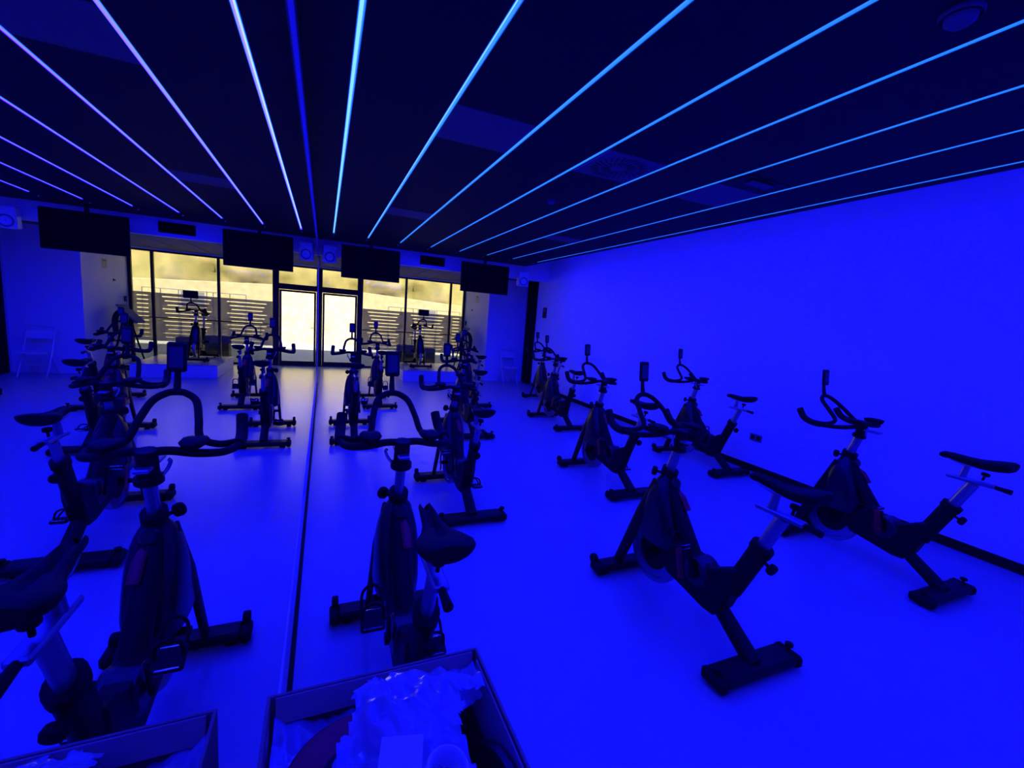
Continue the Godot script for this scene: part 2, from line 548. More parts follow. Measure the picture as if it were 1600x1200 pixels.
# ------------------------------------------------------------------ mirror
func build_mirror() -> void:
	var m := base("wall_mirror", Vector3(0, 0, 0))
	tag(m, "floor-length frameless mirror covering the whole side wall", "mirror")
	var seams := [-1.37, 0.9, 3.2, 5.5, 7.55, 9.2, 10.69]
	for i in seams.size() - 1:
		span("mirror_panel", Vector3(-0.006, 0.265, seams[i] + 0.0006), Vector3(0.0, MIRROR_TOP, seams[i + 1] - 0.0006), M.mirror, m)
	span("backing", Vector3(-0.028, 0.265, -1.37), Vector3(-0.008, MIRROR_TOP, 10.69), M.slab, m)
	span("edge_profile", Vector3(-0.028, 0.0, -1.39), Vector3(0.012, MIRROR_TOP, -1.372), M.alu, m, 0.003)
	structure(span("baseboard_left", Vector3(-0.03, 0.0, -1.37), Vector3(0.004, 0.2655, 10.69), M.white), "white skirting below the mirror")
	structure(span("trim_2", Vector3(0.004, 0.0, -1.37), Vector3(0.026, 0.012, 10.69), M.rubber, null, 0.003), "thin black floor strip along the mirror")
	structure(span("trim_3", Vector3(-0.03, MIRROR_TOP + 0.002, -1.39), Vector3(0.004, 2.86, 10.69), M.tile, null, 0.002), "grey painted band above the mirror")
	structure(span("trim_4", Vector3(-0.03, 2.862, BULK_Z), Vector3(0.0, CEIL, 10.69), M.ceiling, null, 0.002), "black closing strip between mirror band and ceiling")

# ------------------------------------------------------------------ long wall with the far door
func build_side_wall() -> void:
	var zt := 2.78
	var w := base("wall_right", Vector3.ZERO)
	structure(w, "long blank white wall behind the last column of bikes")
	span("wall_face", Vector3(WALL_X, 0, -1.345), Vector3(WALL_X + 0.2, 3.5, 10.7), M.wall, w)
	span("wall_head", Vector3(WALL_X, zt, PIER_Z), Vector3(WALL_X + 0.2, 3.5, -1.345), M.wall, w)
	span("wall_outer", Vector3(WALL_X + 0.2, 0, PIER_Z), Vector3(WALL_X + 0.25, 3.5, 10.7), M.wall, w)
	var d := base("door_2", Vector3(WALL_X, 0, 0))
	structure(d, "tall plain black door in the corner by the pier")
	span("leaf", Vector3(0.02, 0.01, PIER_Z + 0.03), Vector3(0.07, zt - 0.02, -1.375), M.screen, d, 0.004)
	span("jamb", Vector3(-0.012, 0, PIER_Z + 0.002), Vector3(0.1, zt, PIER_Z + 0.024), M.white, d, 0.002)
	span("jamb", Vector3(-0.012, 0, -1.37), Vector3(0.1, zt, -1.348), M.white, d, 0.002)
	span("head", Vector3(-0.004, zt - 0.018, PIER_Z + 0.024), Vector3(0.1, zt, -1.37), M.screen, d, 0.002)
	span("threshold", Vector3(-0.1, 0.0, PIER_Z + 0.024), Vector3(0.02, 0.012, -1.37), M.alu, d, 0.003)
	structure(span("baseboard_right", Vector3(WALL_X - 0.016, 0, -1.34), Vector3(WALL_X, 0.085, 10.68), M.rubber, null, 0.004), "black skirting along the long blank wall")
	structure(span("baseboard_front", Vector3(4.162, 0, PIER_Z), Vector3(WALL_X - 0.02, 0.02, PIER_Z + 0.012), M.white, null, 0.003), "low white skirting on the pier")

# ------------------------------------------------------------------ outside
func build_outside() -> void:
	var g := span("ground_pavement", Vector3(-14, -0.35, -16), Vector3(26, -0.15, WIN_Z - 0.15), M.paving)
	tag(g, "sunlit pale pavement outside the street windows", "pavement", "", "structure")
	# retaining wall whose top falls to one side
	var s := new_st()
	plate_zy(s, [[-14.0, -0.3], [26.0, -0.3], [26.0, 1.35], [-14.0, 3.25]], 0.0, 0.25, 0.02)
	var r := obj("retaining_wall", s, M.plaster)
	r.position = Vector3(0, 0, -14.3)
	r.rotation.y = PI / 2      # local z runs along world x
	tag(r, "pale rendered retaining wall across the street", "wall", "", "structure")
	# the rocky slope above it
	var h := new_st()
	round_(h)
	var fn := FastNoiseLite.new()
	fn.seed = 4
	fn.frequency = 0.35
	fn.fractal_octaves = 4
	var nx := 100
	var ny := 40
	var P := func(i: int, j: int) -> Vector3:
		var x := -14.0 + 40.0 * i / nx
		var y := -0.3 + 13.0 * j / ny
		return Vector3(x, y, -15.2 - y * 0.45 + fn.get_noise_2d(x, y * 1.2) * 0.9)
	for i in nx:
		for j in ny:
			quad(h, P.call(i, j), P.call(i + 1, j), P.call(i + 1, j + 1), P.call(i, j + 1))
	var o := obj("hillside", h, M.rock)
	tag(o, "steep sunlit ochre rock slope rising above the pale wall", "hillside", "", "structure")
	# grey hatch in the wall and its frame
	var k := base("wall_hatch", Vector3(5.1, 1.55, -14.03))
	tag(k, "grey metal hatch in the pale wall across the street", "hatch")
	span("frame", Vector3(-0.5, -0.25, -0.03), Vector3(0.5, 0.4, 0.03), M.plaster, k, 0.01)
	span("panel", Vector3(-0.42, -0.25, 0.03), Vector3(0.42, 0.32, 0.045), M.dark_tile, k, 0.005)
	# a low railing on the far pavement
	var rl := base("street_railing", Vector3(3.0, -0.15, -13.2))
	tag(rl, "thin grey street railing in front of the pale wall", "railing")
	for i in 7:
		var ps := new_st()
		tube(ps, [Vector3(i * 0.6, 0, 0), Vector3(i * 0.6, 2.05, 0)], 0.02, 6)
		obj("post", ps, M.dark_tile, rl)
	for yy in [1.0, 2.05]:
		var bs := new_st()
		tube(bs, [Vector3(0, yy, 0), Vector3(3.6, yy, 0)], 0.018, 6)
		obj("bar", bs, M.dark_tile, rl)
	# planters right outside
	for q in [[2.35, 3.0, 0.62, "long dark planter box outside behind the instructor bike"], [3.25, 3.55, 0.55, "small dark planter box outside near the pier"]]:
		var pl := base("planter_box", Vector3((q[0] + q[1]) * 0.5, -0.15, -5.6))
		tag(pl, q[3], "planter")
		var hw: float = (q[1] - q[0]) * 0.5
		var hh: float = q[2] + 0.15
		for sd in [-1.0, 1.0]:
			span("side", Vector3(-hw, 0, 0.2 * sd - 0.015), Vector3(hw, hh, 0.2 * sd + 0.015), M.planter, pl, 0.004)
			span("end", Vector3(hw * sd - 0.015, 0, -0.185), Vector3(hw * sd + 0.015, hh, 0.185), M.planter, pl, 0.004)
		span("soil", Vector3(-hw + 0.015, 0, -0.185), Vector3(hw - 0.015, hh - 0.06, 0.185), M.frame, pl)

# ------------------------------------------------------------------ televisions, speakers, grille
func build_screens() -> void:
	for t in [[0.98, 2.585, "large black wall screen over the glass door"], [3.405, 2.56, "large black wall screen over the pier edge"]]:
		var tv := base("flat_screen_tv", Vector3(t[0], t[1], -0.36))
		tag(tv, t[2], "television")
		var w := 0.56
		var h := 0.315
		span("cabinet", Vector3(-w, -h, -0.035), Vector3(w, h, 0.0), M.black, tv, 0.008)
		span("display", Vector3(-w + 0.012, -h + 0.018, 0.0), Vector3(w - 0.012, h - 0.012, 0.002), M.screen, tv)
		span("mount_plate", Vector3(-0.2, -0.15, -0.06), Vector3(0.2, 0.15, -0.035), M.black, tv, 0.004)
		span("mount_pole", Vector3(-0.025, -0.05, -0.11), Vector3(0.025, CEIL - t[1], -0.06), M.black, tv, 0.006)
		span("ceiling_plate", Vector3(-0.09, CEIL - t[1] - 0.012, -0.17), Vector3(0.09, CEIL - t[1], -0.01), M.black, tv, 0.003)
	for sp in [[0.205, 2.72, 0.1, "white wall speaker beside the mirror above the glass door"], [4.475, 2.69, -0.15, "white wall speaker in the corner above the black door"]]:
		var o := base("wall_speaker", Vector3(sp[0], sp[1], BULK_Z + 0.13), sp[2])
		tag(o, sp[3], "speaker")
		var s := new_st()
		box(s, Vector3.ZERO, Vector3(0.25, 0.35, 0.2), 0.018, Basis(Vector3.RIGHT, 0.12))
		obj("cabinet", s, M.white, o)
		var bs := Basis(Vector3.RIGHT, 0.12)
		s = new_st()
		lathe(s, [[0.098, 0.0], [0.096, 0.008], [0.082, 0.009], [0.06, -0.012], [0.032, -0.02], [0.03, -0.008], [0.0, 0.002]], bs * Vector3(0, -0.055, 0.101), bs * Vector3.BACK, 24)
		obj("woofer", s, M.dark_tile, o)
		s = new_st()
		lathe(s, [[0.035, 0.0], [0.034, 0.005], [0.022, 0.002], [0.0, 0.006]], bs * Vector3(0, 0.095, 0.101), bs * Vector3.BACK, 16)
		obj("tweeter", s, M.white, o)
		span("bracket", Vector3(-0.03, -0.05, -0.13), Vector3(0.03, 0.05, -0.09), M.black, o, 0.004)
	var v := base("air_grille", Vector3(2.315, 2.85, BULK_Z))
	tag(v, "dark louvred air grille in the bulkhead between the screens", "vent")
	span("frame", Vector3(-0.275, 0.075, 0.0), Vector3(0.275, 0.095, 0.014), M.black, v, 0.003)
	span("frame", Vector3(-0.275, -0.095, 0.0), Vector3(0.275, -0.075, 0.014), M.black, v, 0.003)
	span("frame", Vector3(-0.275, -0.075, 0.0), Vector3(-0.255, 0.075, 0.014), M.black, v, 0.003)
	span("frame", Vector3(0.255, -0.075, 0.0), Vector3(0.275, 0.075, 0.014), M.black, v, 0.003)
	span("backing", Vector3(-0.255, -0.075, 0.0), Vector3(0.255, 0.075, 0.002), M.screen, v)
	for i in 7:
		var s := new_st()
		box(s, Vector3(0, -0.063 + i * 0.021, 0.007), Vector3(0.51, 0.003, 0.014), 0.0, Basis(Vector3.RIGHT, 0.6))
		obj("louvre", s, M.black, v)

func build_platform() -> void:
	var p := base("instructor_platform", Vector3(2.665, 0, -2.7))
	tag(p, "low white box platform under the instructor bike", "platform")
	span("body", Vector3(-0.735, 0, -0.9), Vector3(0.735, 0.25, 0.9), M.white, p, 0.004)
	span("deck", Vector3(-0.735, 0.25, -0.9), Vector3(0.735, 0.27, 0.9), M.floor, p, 0.003)

# ------------------------------------------------------------------ spin bikes
var proto: Node3D

func make_bike() -> Node3D:
	var b := base("spin_bike", Vector3.ZERO)
	var s: SurfaceTool
	# feet
	for f in [[-0.5, 0.11, "front_foot"], [0.5, 0.13, "rear_foot"]]:
		s = new_st()
		box(s, Vector3(0, 0.052, f[0]), Vector3(0.5, 0.05, f[1]), 0.012)
		var foot := obj(f[2], s, M.black, b)
		for sd in [-1.0, 1.0]:
			s = new_st()
			box(s, Vector3(0.265 * sd, 0.045, f[0]), Vector3(0.05, 0.065, f[1] + 0.014), 0.016)
			obj("end_cap", s, M.rubber, foot)
			s = new_st()
			lathe(s, [[0.0, 0.0], [0.03, 0.0], [0.03, 0.012], [0.012, 0.016], [0.012, 0.02]], Vector3(0.2 * sd, 0.0, f[0]), Vector3.UP, 14)
			obj("levelling_pad", s, M.rubber, foot)
			if f[0] < 0:
				s = new_st()
				lathe(s, [[0.0, -0.016], [0.03, -0.016], [0.034, -0.01], [0.034, 0.01], [0.03, 0.016], [0.0, 0.016]], Vector3(0.262 * sd, 0.085, f[0] - 0.05), Vector3.RIGHT, 16)
				obj("transport_wheel", s, M.rubber, foot)
			else:
				s = new_st()
				lathe(s, [[0.008, 0.0], [0.008, 0.018], [0.02, 0.02], [0.02, 0.034], [0.0, 0.038]], Vector3(0.262 * sd, 0.076, f[0]), Vector3.UP, 12)
				obj("levelling_knob", s, M.rubber, foot)
	# front fork: two flat legs astride the flywheel
	for sd in [-1.0, 1.0]:
		s = new_st()
		tube(s, [Vector3(0.055 * sd, 0.74, -0.26), Vector3(0.082 * sd, 0.5, -0.34), Vector3(0.095 * sd, 0.07, -0.5)], [0.042, 0.05, 0.044], 12, 0.36, Vector3(0, 0.3, 1))
		obj("front_leg", s, M.black, b)
	# down tube from head to bottom bracket, rear leg
	s = new_st()
	tube(s, [Vector3(0, 0.78, -0.235), Vector3(0, 0.6, -0.11), Vector3(0, 0.42, 0.03), Vector3(0, 0.3, 0.12)], [0.044, 0.046, 0.048, 0.048], 14)
	obj("down_tube", s, M.black, b)
	s = new_st()
	tube(s, [Vector3(0, 0.3, 0.18), Vector3(0, 0.2, 0.29), Vector3(0, 0.06, 0.5)], [0.042, 0.042, 0.045], 14)
	obj("rear_leg", s, M.black, b)
	# shroud over the flywheel: a bullet seen from front and back, a wedge seen from the side
	s = new_st()
	var rings := []
	for k in 15:
		var t := k / 14.0
		var y: float = lerp(0.36, 0.80, t)
		var hw: float = 0.1 * (1.0 if t < 0.35 else sqrt(max(0.0, 1.0 - pow((t - 0.35) / 0.66, 2.4)))) 
		hw = max(hw, 0.035)
		var zf: float = lerp(-0.44, -0.285, pow(t, 0.85)) + (0.03 * pow(max(0.0, t - 0.8) / 0.2, 2.0))
		var zr: float = lerp(-0.02, -0.20, t)
		if t < 0.2: zr -= 0.06 * (0.2 - t) / 0.2
		var ring := PackedVector3Array()
		for q in 20:
			var a := TAU * q / 20.0
			var cx := signf(cos(a)) * pow(absf(cos(a)), 0.6)
			var cz := signf(sin(a)) * pow(absf(sin(a)), 0.7)
			ring.append(Vector3(cx * hw, y, (zf + zr) * 0.5 - cz * (zr - zf) * 0.5))
		rings.append(ring)
	loft(s, rings)
	obj("shroud", s, M.gloss_black, b)
	# flywheel
	s = new_st()
	lathe(s, [[0.12, -0.012], [0.17, -0.012], [0.172, -0.024], [0.2, -0.024], [0.204, -0.018], [0.204, 0.018], [0.2, 0.024], [0.172, 0.024], [0.17, 0.012], [0.12, 0.012]], Vector3(0, 0.27, -0.26), Vector3.RIGHT, 36)
	var fw := obj("flywheel", s, M.silver, b)
	s = new_st()
	lathe(s, [[0.0, -0.016], [0.122, -0.016], [0.122, 0.016], [0.0, 0.016]], Vector3(0, 0.27, -0.26), Vector3.RIGHT, 30)
	obj("flywheel_disc", s, M.black, fw)
	s = new_st()
	lathe(s, [[0.0, -0.1], [0.016, -0.1], [0.018, -0.03], [0.035, -0.028], [0.035, 0.028], [0.018, 0.03], [0.016, 0.1], [0.0, 0.1]], Vector3(0, 0.27, -0.26), Vector3.RIGHT, 16)
	obj("axle", s, M.black, fw)
	# belt cover joins fork, crank and seat tube
	s = new_st()
	plate_zy(s, [[-0.17, 0.40], [-0.02, 0.43], [0.12, 0.425], [0.2, 0.41], [0.30, 0.47], [0.37, 0.50], [0.36, 0.38], [0.31, 0.24], [0.26, 0.17], [0.19, 0.165], [0.05, 0.19], [-0.1, 0.215], [-0.17, 0.28]], 0.0, 0.05, 0.012)
	var cover := obj("belt_cover", s, M.black, b)
	s = new_st()
	lathe(s, [[0.0, -0.062], [0.075, -0.062], [0.085, -0.05], [0.085, 0.05], [0.075, 0.062], [0.0, 0.062]], Vector3(0, 0.345, 0.12), Vector3.RIGHT, 24)
	obj("crank_boss", s, M.gloss_black, cover)
	for sd in [-1.0, 1.0]:
		s = new_st()
		box(s, Vector3(0.053 * sd, 0.385, -0.13), Vector3(0.006, 0.03, 0.026), 0.002)
		obj("label_plate", s, M.white, cover)
	# seat tube with its pin
	s = new_st()
	tube(s, [Vector3(0, 0.36, 0.32), Vector3(0, 0.66, 0.445)], 0.052, 16, 0.75, Vector3(0, -0.4, 1))
	var st := obj("seat_tube", s, M.black, b)
	s = new_st()
	tube(s, [Vector3(0, 0.635, 0.434), Vector3(0, 0.672, 0.45)], 0.058, 16, 0.78, Vector3(0, -0.4, 1))
	obj("collar", s, M.rubber, st)
	s = new_st()
	lathe(s, [[0.008, 0.0], [0.008, 0.03], [0.026, 0.034], [0.03, 0.05], [0.026, 0.062], [0.0, 0.066]], Vector3(0, 0.595, 0.465), Vector3(0, -0.35, 1), 14)
	obj("pull_pin", s, M.rubber, st)
	# seat post, slider and saddle
	s = new_st()
	tube(s, [Vector3(0, 0.58, 0.412), Vector3(0, 0.85, 0.522)], 0.034, 14, 0.65, Vector3(0, -0.4, 1))
	obj("seat_post", s, M.silver, b)
	s = new_st()
	box(s, Vector3(0, 0.862, 0.505), Vector3(0.05, 0.024, 0.24), 0.006)
	var sl := obj("seat_slider", s, M.silver, b)
	s = new_st()
	tube(s, [Vector3(0, 0.86, 0.62), Vector3(0, 0.855, 0.7)], [0.012, 0.016], 10)
	obj("slider_handle", s, M.rubber, sl)
	s = new_st()
	tube(s, [Vector3(0, 0.872, 0.46), Vector3(0, 0.965, 0.475)], [0.022, 0.017], 12)
	obj("saddle_clamp", s, M.silver, sl)
	s = new_st()
	lathe(s, [[0.007, 0.0], [0.007, 0.03], [0.022, 0.034], [0.022, 0.05], [0.0, 0.054]], Vector3(0.0, 0.885, 0.56), Vector3(0, 1, 0.2), 12)
	obj("slider_knob", s, M.rubber, sl)
	s = new_st()
	var rr := []
	var prof := [[0.325, 0.012, 1.0, 0.02], [0.34, 0.022, 1.004, 0.03], [0.40, 0.028, 1.004, 0.034], [0.47, 0.034, 1.0, 0.038], [0.53, 0.052, 1.0, 0.046], [0.58, 0.076, 1.008, 0.052], [0.63, 0.088, 1.018, 0.056], [0.67, 0.082, 1.024, 0.052], [0.69, 0.06, 1.02, 0.035]]
	for q in prof:
		var ring := PackedVector3Array()
		for k in 24:
			var a := TAU * k / 24.0
			var x: float = cos(a) * q[1]
			var y: float = sin(a)
			var yy: float = q[2] + (y * 0.018 if y > 0 else y * q[3])
			if y > 0.3 and absf(x) < 0.012 and q[0] < 0.6: yy -= 0.03
			ring.append(Vector3(x, yy, q[0]))
		rr.append(ring)
	loft(s, rr)
	var sad := obj("saddle", s, M.rubber, b)
	for sd in [-1.0, 1.0]:
		s = new_st()
		tube(s, smooth_path([Vector3(0.012 * sd, 0.985, 0.36), Vector3(0.022 * sd, 0.962, 0.44), Vector3(0.022 * sd, 0.962, 0.52), Vector3(0.045 * sd, 0.975, 0.63)], 4), 0.0045, 6)
		obj("saddle_rail", s, M.silver, sad)
	# cranks: each turns about the bottom bracket; unturned, one points down and the other up
	for sd in [-1.0, 1.0]:
		var dn: float = -1.0 if sd < 0 else 1.0
		s = new_st()
		var top := Vector3(0.075 * sd, 0, 0)
		var tip := top + Vector3(0.012 * sd, -0.17 * dn, 0)
		tube(s, [top, tip], [0.019, 0.014], 10, 0.6, Vector3(0, 0, 1))
		var ck := obj("crank", s, M.black, b)
		ck.position = Vector3(0, 0.335, 0.12)
		s = new_st()
		lathe(s, [[0.0, -0.008], [0.024, -0.008], [0.024, 0.008], [0.0, 0.01]], top + Vector3(0.006 * sd, 0, 0), Vector3(sd, 0, 0), 14)
		obj("crank_bolt", s, M.black, ck)
		s = new_st()
		box(s, tip + Vector3(0.062 * sd, 0, 0), Vector3(0.09, 0.022, 0.085), 0.006)
		box(s, tip + Vector3(0.014 * sd, 0, 0), Vector3(0.03, 0.012, 0.012), 0.003)
		obj("pedal", s, M.black, ck)
		for q in [[-0.04, -0.1, 0.03, 0.055, -0.115], [0.0, -0.02, 0.05, 0.065, -0.03]]:
			s = new_st()
			tube(s, smooth_path([tip + Vector3(0.02 * sd, 0.0, q[0]), tip + Vector3(0.025 * sd, q[2], q[1]), tip + Vector3(0.06 * sd, q[3], q[4]), tip + Vector3(0.095 * sd, q[2], q[1]), tip + Vector3(0.1 * sd, 0.0, q[0])], 4), 0.006, 6)
			obj("toe_cage", s, M.rubber, ck)
		for q in [-0.036, 0.036]:
			s = new_st()
			box(s, tip + Vector3(0.062 * sd, -0.002, q), Vector3(0.07, 0.026, 0.008), 0.002)
			obj("pedal_plate", s, M.chrome, ck)
		if sd < 0:
			s = new_st()
			tube(s, smooth_path([tip + Vector3(-0.105, 0.0, 0.03), tip + Vector3(-0.115, -0.04, 0.04), tip + Vector3(-0.11, -0.12, 0.035), tip + Vector3(-0.115, -0.16, 0.04)], 4), 0.021, 8, 0.25, Vector3(0, 0, 1))
			obj("pedal_strap", s, M.red, ck)
	# head: collar, knob, brake lever
	s = new_st()
	tube(s, [Vector3(0, 0.70, -0.255), Vector3(0, 0.82, -0.222)], 0.05, 14, 0.8, Vector3(0, -0.3, 1))
	var hd := obj("head_tube", s, M.black, b)
	s = new_st()
	tube(s, [Vector3(0, 0.80, -0.228), Vector3(0, 0.835, -0.218)], 0.056, 14, 0.8, Vector3(0, -0.3, 1))
	obj("collar", s, M.rubber, hd)
	s = new_st()
	lathe(s, [[0.008, 0.0], [0.008, 0.03], [0.026, 0.034], [0.03, 0.05], [0.026, 0.062], [0.0, 0.066]], Vector3(-0.03, 0.80, -0.255), Vector3(-0.75, 0.1, -0.8), 14)
	obj("pull_pin", s, M.rubber, hd)
	s = new_st()
	lathe(s, [[0.02, 0.0], [0.024, 0.02], [0.034, 0.03], [0.036, 0.05], [0.028, 0.06], [0.0, 0.064]], Vector3(0, 0.745, -0.205), Vector3(0, 0.35, 1), 16)
	obj("resistance_knob", s, M.gloss_black, hd)
	s = new_st()
	tube(s, [Vector3(0.01, 0.725, -0.17), Vector3(0.02, 0.69, -0.11), Vector3(0.025, 0.625, -0.06)], [0.016, 0.023, 0.022], 10, 0.5, Vector3(1, 0, 0))
	obj("brake_lever", s, M.red, hd)
	# handlebar post and bars
	s = new_st()
	tube(s, [Vector3(0, 0.62, -0.285), Vector3(0, 1.0, -0.175)], 0.034, 14, 0.65, Vector3(0, -0.3, 1))
	obj("handlebar_post", s, M.silver, b)
	s = new_st()
	for sd in [-1.0, 1.0]:
		# outer horn
		tube(s, smooth_path([Vector3(0.0, 1.085, -0.185), Vector3(0.07 * sd, 1.09, -0.18), Vector3(0.15 * sd, 1.07, -0.2), Vector3(0.225 * sd, 1.05, -0.27), Vector3(0.255 * sd, 1.04, -0.38), Vector3(0.258 * sd, 1.045, -0.47), Vector3(0.253 * sd, 1.07, -0.54), Vector3(0.247 * sd, 1.125, -0.585)], 5), 0.0165, 10)
		# arch that carries the console
		tube(s, smooth_path([Vector3(0.24 * sd, 1.045, -0.43), Vector3(0.19 * sd, 1.055, -0.37), Vector3(0.125 * sd, 1.085, -0.37), Vector3(0.105 * sd, 1.15, -0.44), Vector3(0.08 * sd, 1.215, -0.52), Vector3(0.035 * sd, 1.245, -0.55), Vector3(0.0, 1.25, -0.555)], 5), 0.0155, 10)
	var hb := obj("handlebar", s, M.rubber, b)
	s = new_st()
	tube(s, [Vector3(0, 0.975, -0.185), Vector3(0, 1.1, -0.165)], [0.036, 0.034], 14)
	lathe(s, [[0.036, 0.0], [0.048, 0.004], [0.048, 0.026], [0.036, 0.03]], Vector3(0, 0.965, -0.185), Vector3(0, 1, 0.16), 16)
	obj("stem_sleeve", s, M.black, hb)
	s = new_st()
	box(s, Vector3(0, 1.035, -0.2), Vector3(0.05, 0.016, 0.2), 0.004)
	obj("slide_rail", s, M.silver, hb)
	s = new_st()
	tube(s, smooth_path([Vector3(-0.03, 0.985, -0.18), Vector3(-0.055, 1.01, -0.17), Vector3(-0.075, 1.05, -0.16), Vector3(-0.07, 1.065, -0.155)], 4), 0.007, 8)
	obj("clamp_lever", s, M.chrome, hb)
	for sd in [-1.0, 1.0]:
		s = new_st()
		var pr := []
		for q in [[-0.06, 0.4], [-0.05, 0.75], [-0.02, 1.0], [0.03, 1.0], [0.06, 0.75], [0.07, 0.35]]:
			var ring := PackedVector3Array()
			for k in 12:
				var a := TAU * k / 12.0
				ring.append(Vector3(0.135 * sd + cos(a) * 0.048 * q[1], 1.1 + sin(a) * 0.02 * q[1] + 0.012 * absf(cos(a)) , -0.235 + q[0]))
			pr.append(ring)
		loft(s, pr)
		obj("elbow_pad", s, M.rubber, hb)
		s = new_st()
		tube(s, smooth_path([Vector3(0.256 * sd, 1.042, -0.40), Vector3(0.258 * sd, 1.045, -0.47), Vector3(0.253 * sd, 1.07, -0.54), Vector3(0.246 * sd, 1.132, -0.59)], 5), 0.025, 12)
		obj("grip", s, M.rubber, hb)
	s = new_st()
	tube(s, smooth_path([Vector3(0, 1.245, -0.555), Vector3(0, 1.29, -0.57), Vector3(0, 1.345, -0.58), Vector3(0, 1.40, -0.59)], 4), [0.016, 0.0155, 0.015, 0.0145, 0.014, 0.013, 0.0125, 0.012, 0.012, 0.012, 0.012, 0.012, 0.012], 10)
	obj("console_arm", s, M.black, hb)
	var tb := Basis(Vector3.RIGHT, -0.12)
	s = new_st()
	box(s, Vector3(0, 1.405, -0.575), Vector3(0.074, 0.135, 0.022), 0.008, tb)
	obj("console", s, M.black, hb)
	s = new_st()
	box(s, Vector3(0, 1.403, -0.575) + tb * Vector3(0, 0, 0.012), Vector3(0.052, 0.092, 0.004), 0.001, tb)
	obj("console_screen", s, M.grey_screen, hb)
	return b

# lift moves the bars up along their post, seat does the same for the saddle
func place_bike(x: float, z: float, lift: float, seat: float, crank: float, slide: float, label: String, turn := 0.0, y := 0.0, group := "spin bikes in staggered rows") -> Node3D:
	var b: Node3D
	if proto == null:
		b = make_bike()
		proto = b
	else:
		b = proto.duplicate()
		b.name = numbered("spin_bike")
		add_child(b)
	b.position = Vector3(x, y, z)
	b.rotation.y = turn
	tag(b, label, "exercise bike", group)
	for n in b.get_children():
		if not n.name.begins_with("crank"): continue
		n.rotation.x = crank
		if absf(crank) > 0.45 and n.has_node("pedal_strap"):
			var strap := n.get_node("pedal_strap")
			n.remove_child(strap)
			strap.free()
	for n in ["handlebar", "handlebar_post"]:
		b.get_node(n).position = Vector3(0, 0.96, 0.28) * lift + (Vector3(0, 0, slide) if n == "handlebar" else Vector3.ZERO)
	b.get_node("handlebar/stem_sleeve").position.z = -slide
	for n in ["seat_post", "seat_slider", "saddle"]:
		b.get_node(n).position = Vector3(0, 0.925, 0.38) * seat
	return b

func build_bikes() -> void:
	place_bike(2.15, 7.25, 0.0, 0.0, -0.25, 0, "black spin bike standing between the mirror-side bike and the wall-side bike, red crank showing")
	place_bike(0.47, 7.25, 0.0, 0.0, 0.46, 0, "black spin bike hugging the mirror, right behind the open cardboard box")
	place_bike(4.10, 7.2, 0.0, 0.0, -0.2, 0.06, "black spin bike near the long wall, farthest from the window in the wall column")
	place_bike(1.28, 5.32, -0.07, -0.05, -0.1, 0, "black spin bike in the second row from the boxes, one place out from the mirror")
	place_bike(3.02, 5.19, 0.0, -0.03, -0.3, -0.0, "black spin bike in the middle of the second row from the boxes")
	place_bike(4.72, 4.90, 0.0, -0.02, 0.5, 0.03, "black spin bike beside the wall socket against the long wall")
	place_bike(0.50, 2.93, 0.0, 0.0, 2.2, 0, "black spin bike by the mirror in the third row from the boxes")
	place_bike(2.08, 2.92, -0.06, -0.05, -0.4, 0, "black spin bike in the middle of the third row, facing the platform")
	place_bike(3.80, 2.65, 0.0, -0.05, 0.3, 0, "black spin bike in the third row on the side of the long wall")
	place_bike(1.04, 0.85, 0.0, -0.02, 1.2, 0, "black spin bike in the row nearest the window, in front of the glass door")
	place_bike(2.80, 0.85, -0.05, -0.03, -0.2, 0, "black spin bike in the row nearest the window, in front of the platform")
	place_bike(4.53, 0.80, 0.0, 0.0, 0.6, 0, "black spin bike in the row nearest the window, in front of the black door")
	var ib := place_bike(2.47, -2.85, 0.02, 0.0, 2.0, 0, "instructor spin bike on the white platform with a wide screen, facing the class", PI, 0.27, "instructor bike")
	# the instructor's console is wider
	for n in ["console", "console_screen"]:
		var c: MeshInstance3D = ib.get_node("handlebar/" + n)
		c.queue_free()
		ib.get_node("handlebar").remove_child(c)
	var s := new_st()
	var tb := Basis(Vector3.RIGHT, -0.15)
	box(s, Vector3(0, 1.42, -0.585), Vector3(0.27, 0.165, 0.025), 0.02, tb)
	obj("console", s, M.black, ib.get_node("handlebar"))
	s = new_st()
	box(s, Vector3(0, 1.42, -0.585) + tb * Vector3(0, 0, 0.013), Vector3(0.24, 0.13, 0.003), 0.001, tb)
	obj("console_screen", s, M.screen, ib.get_node("handlebar"))

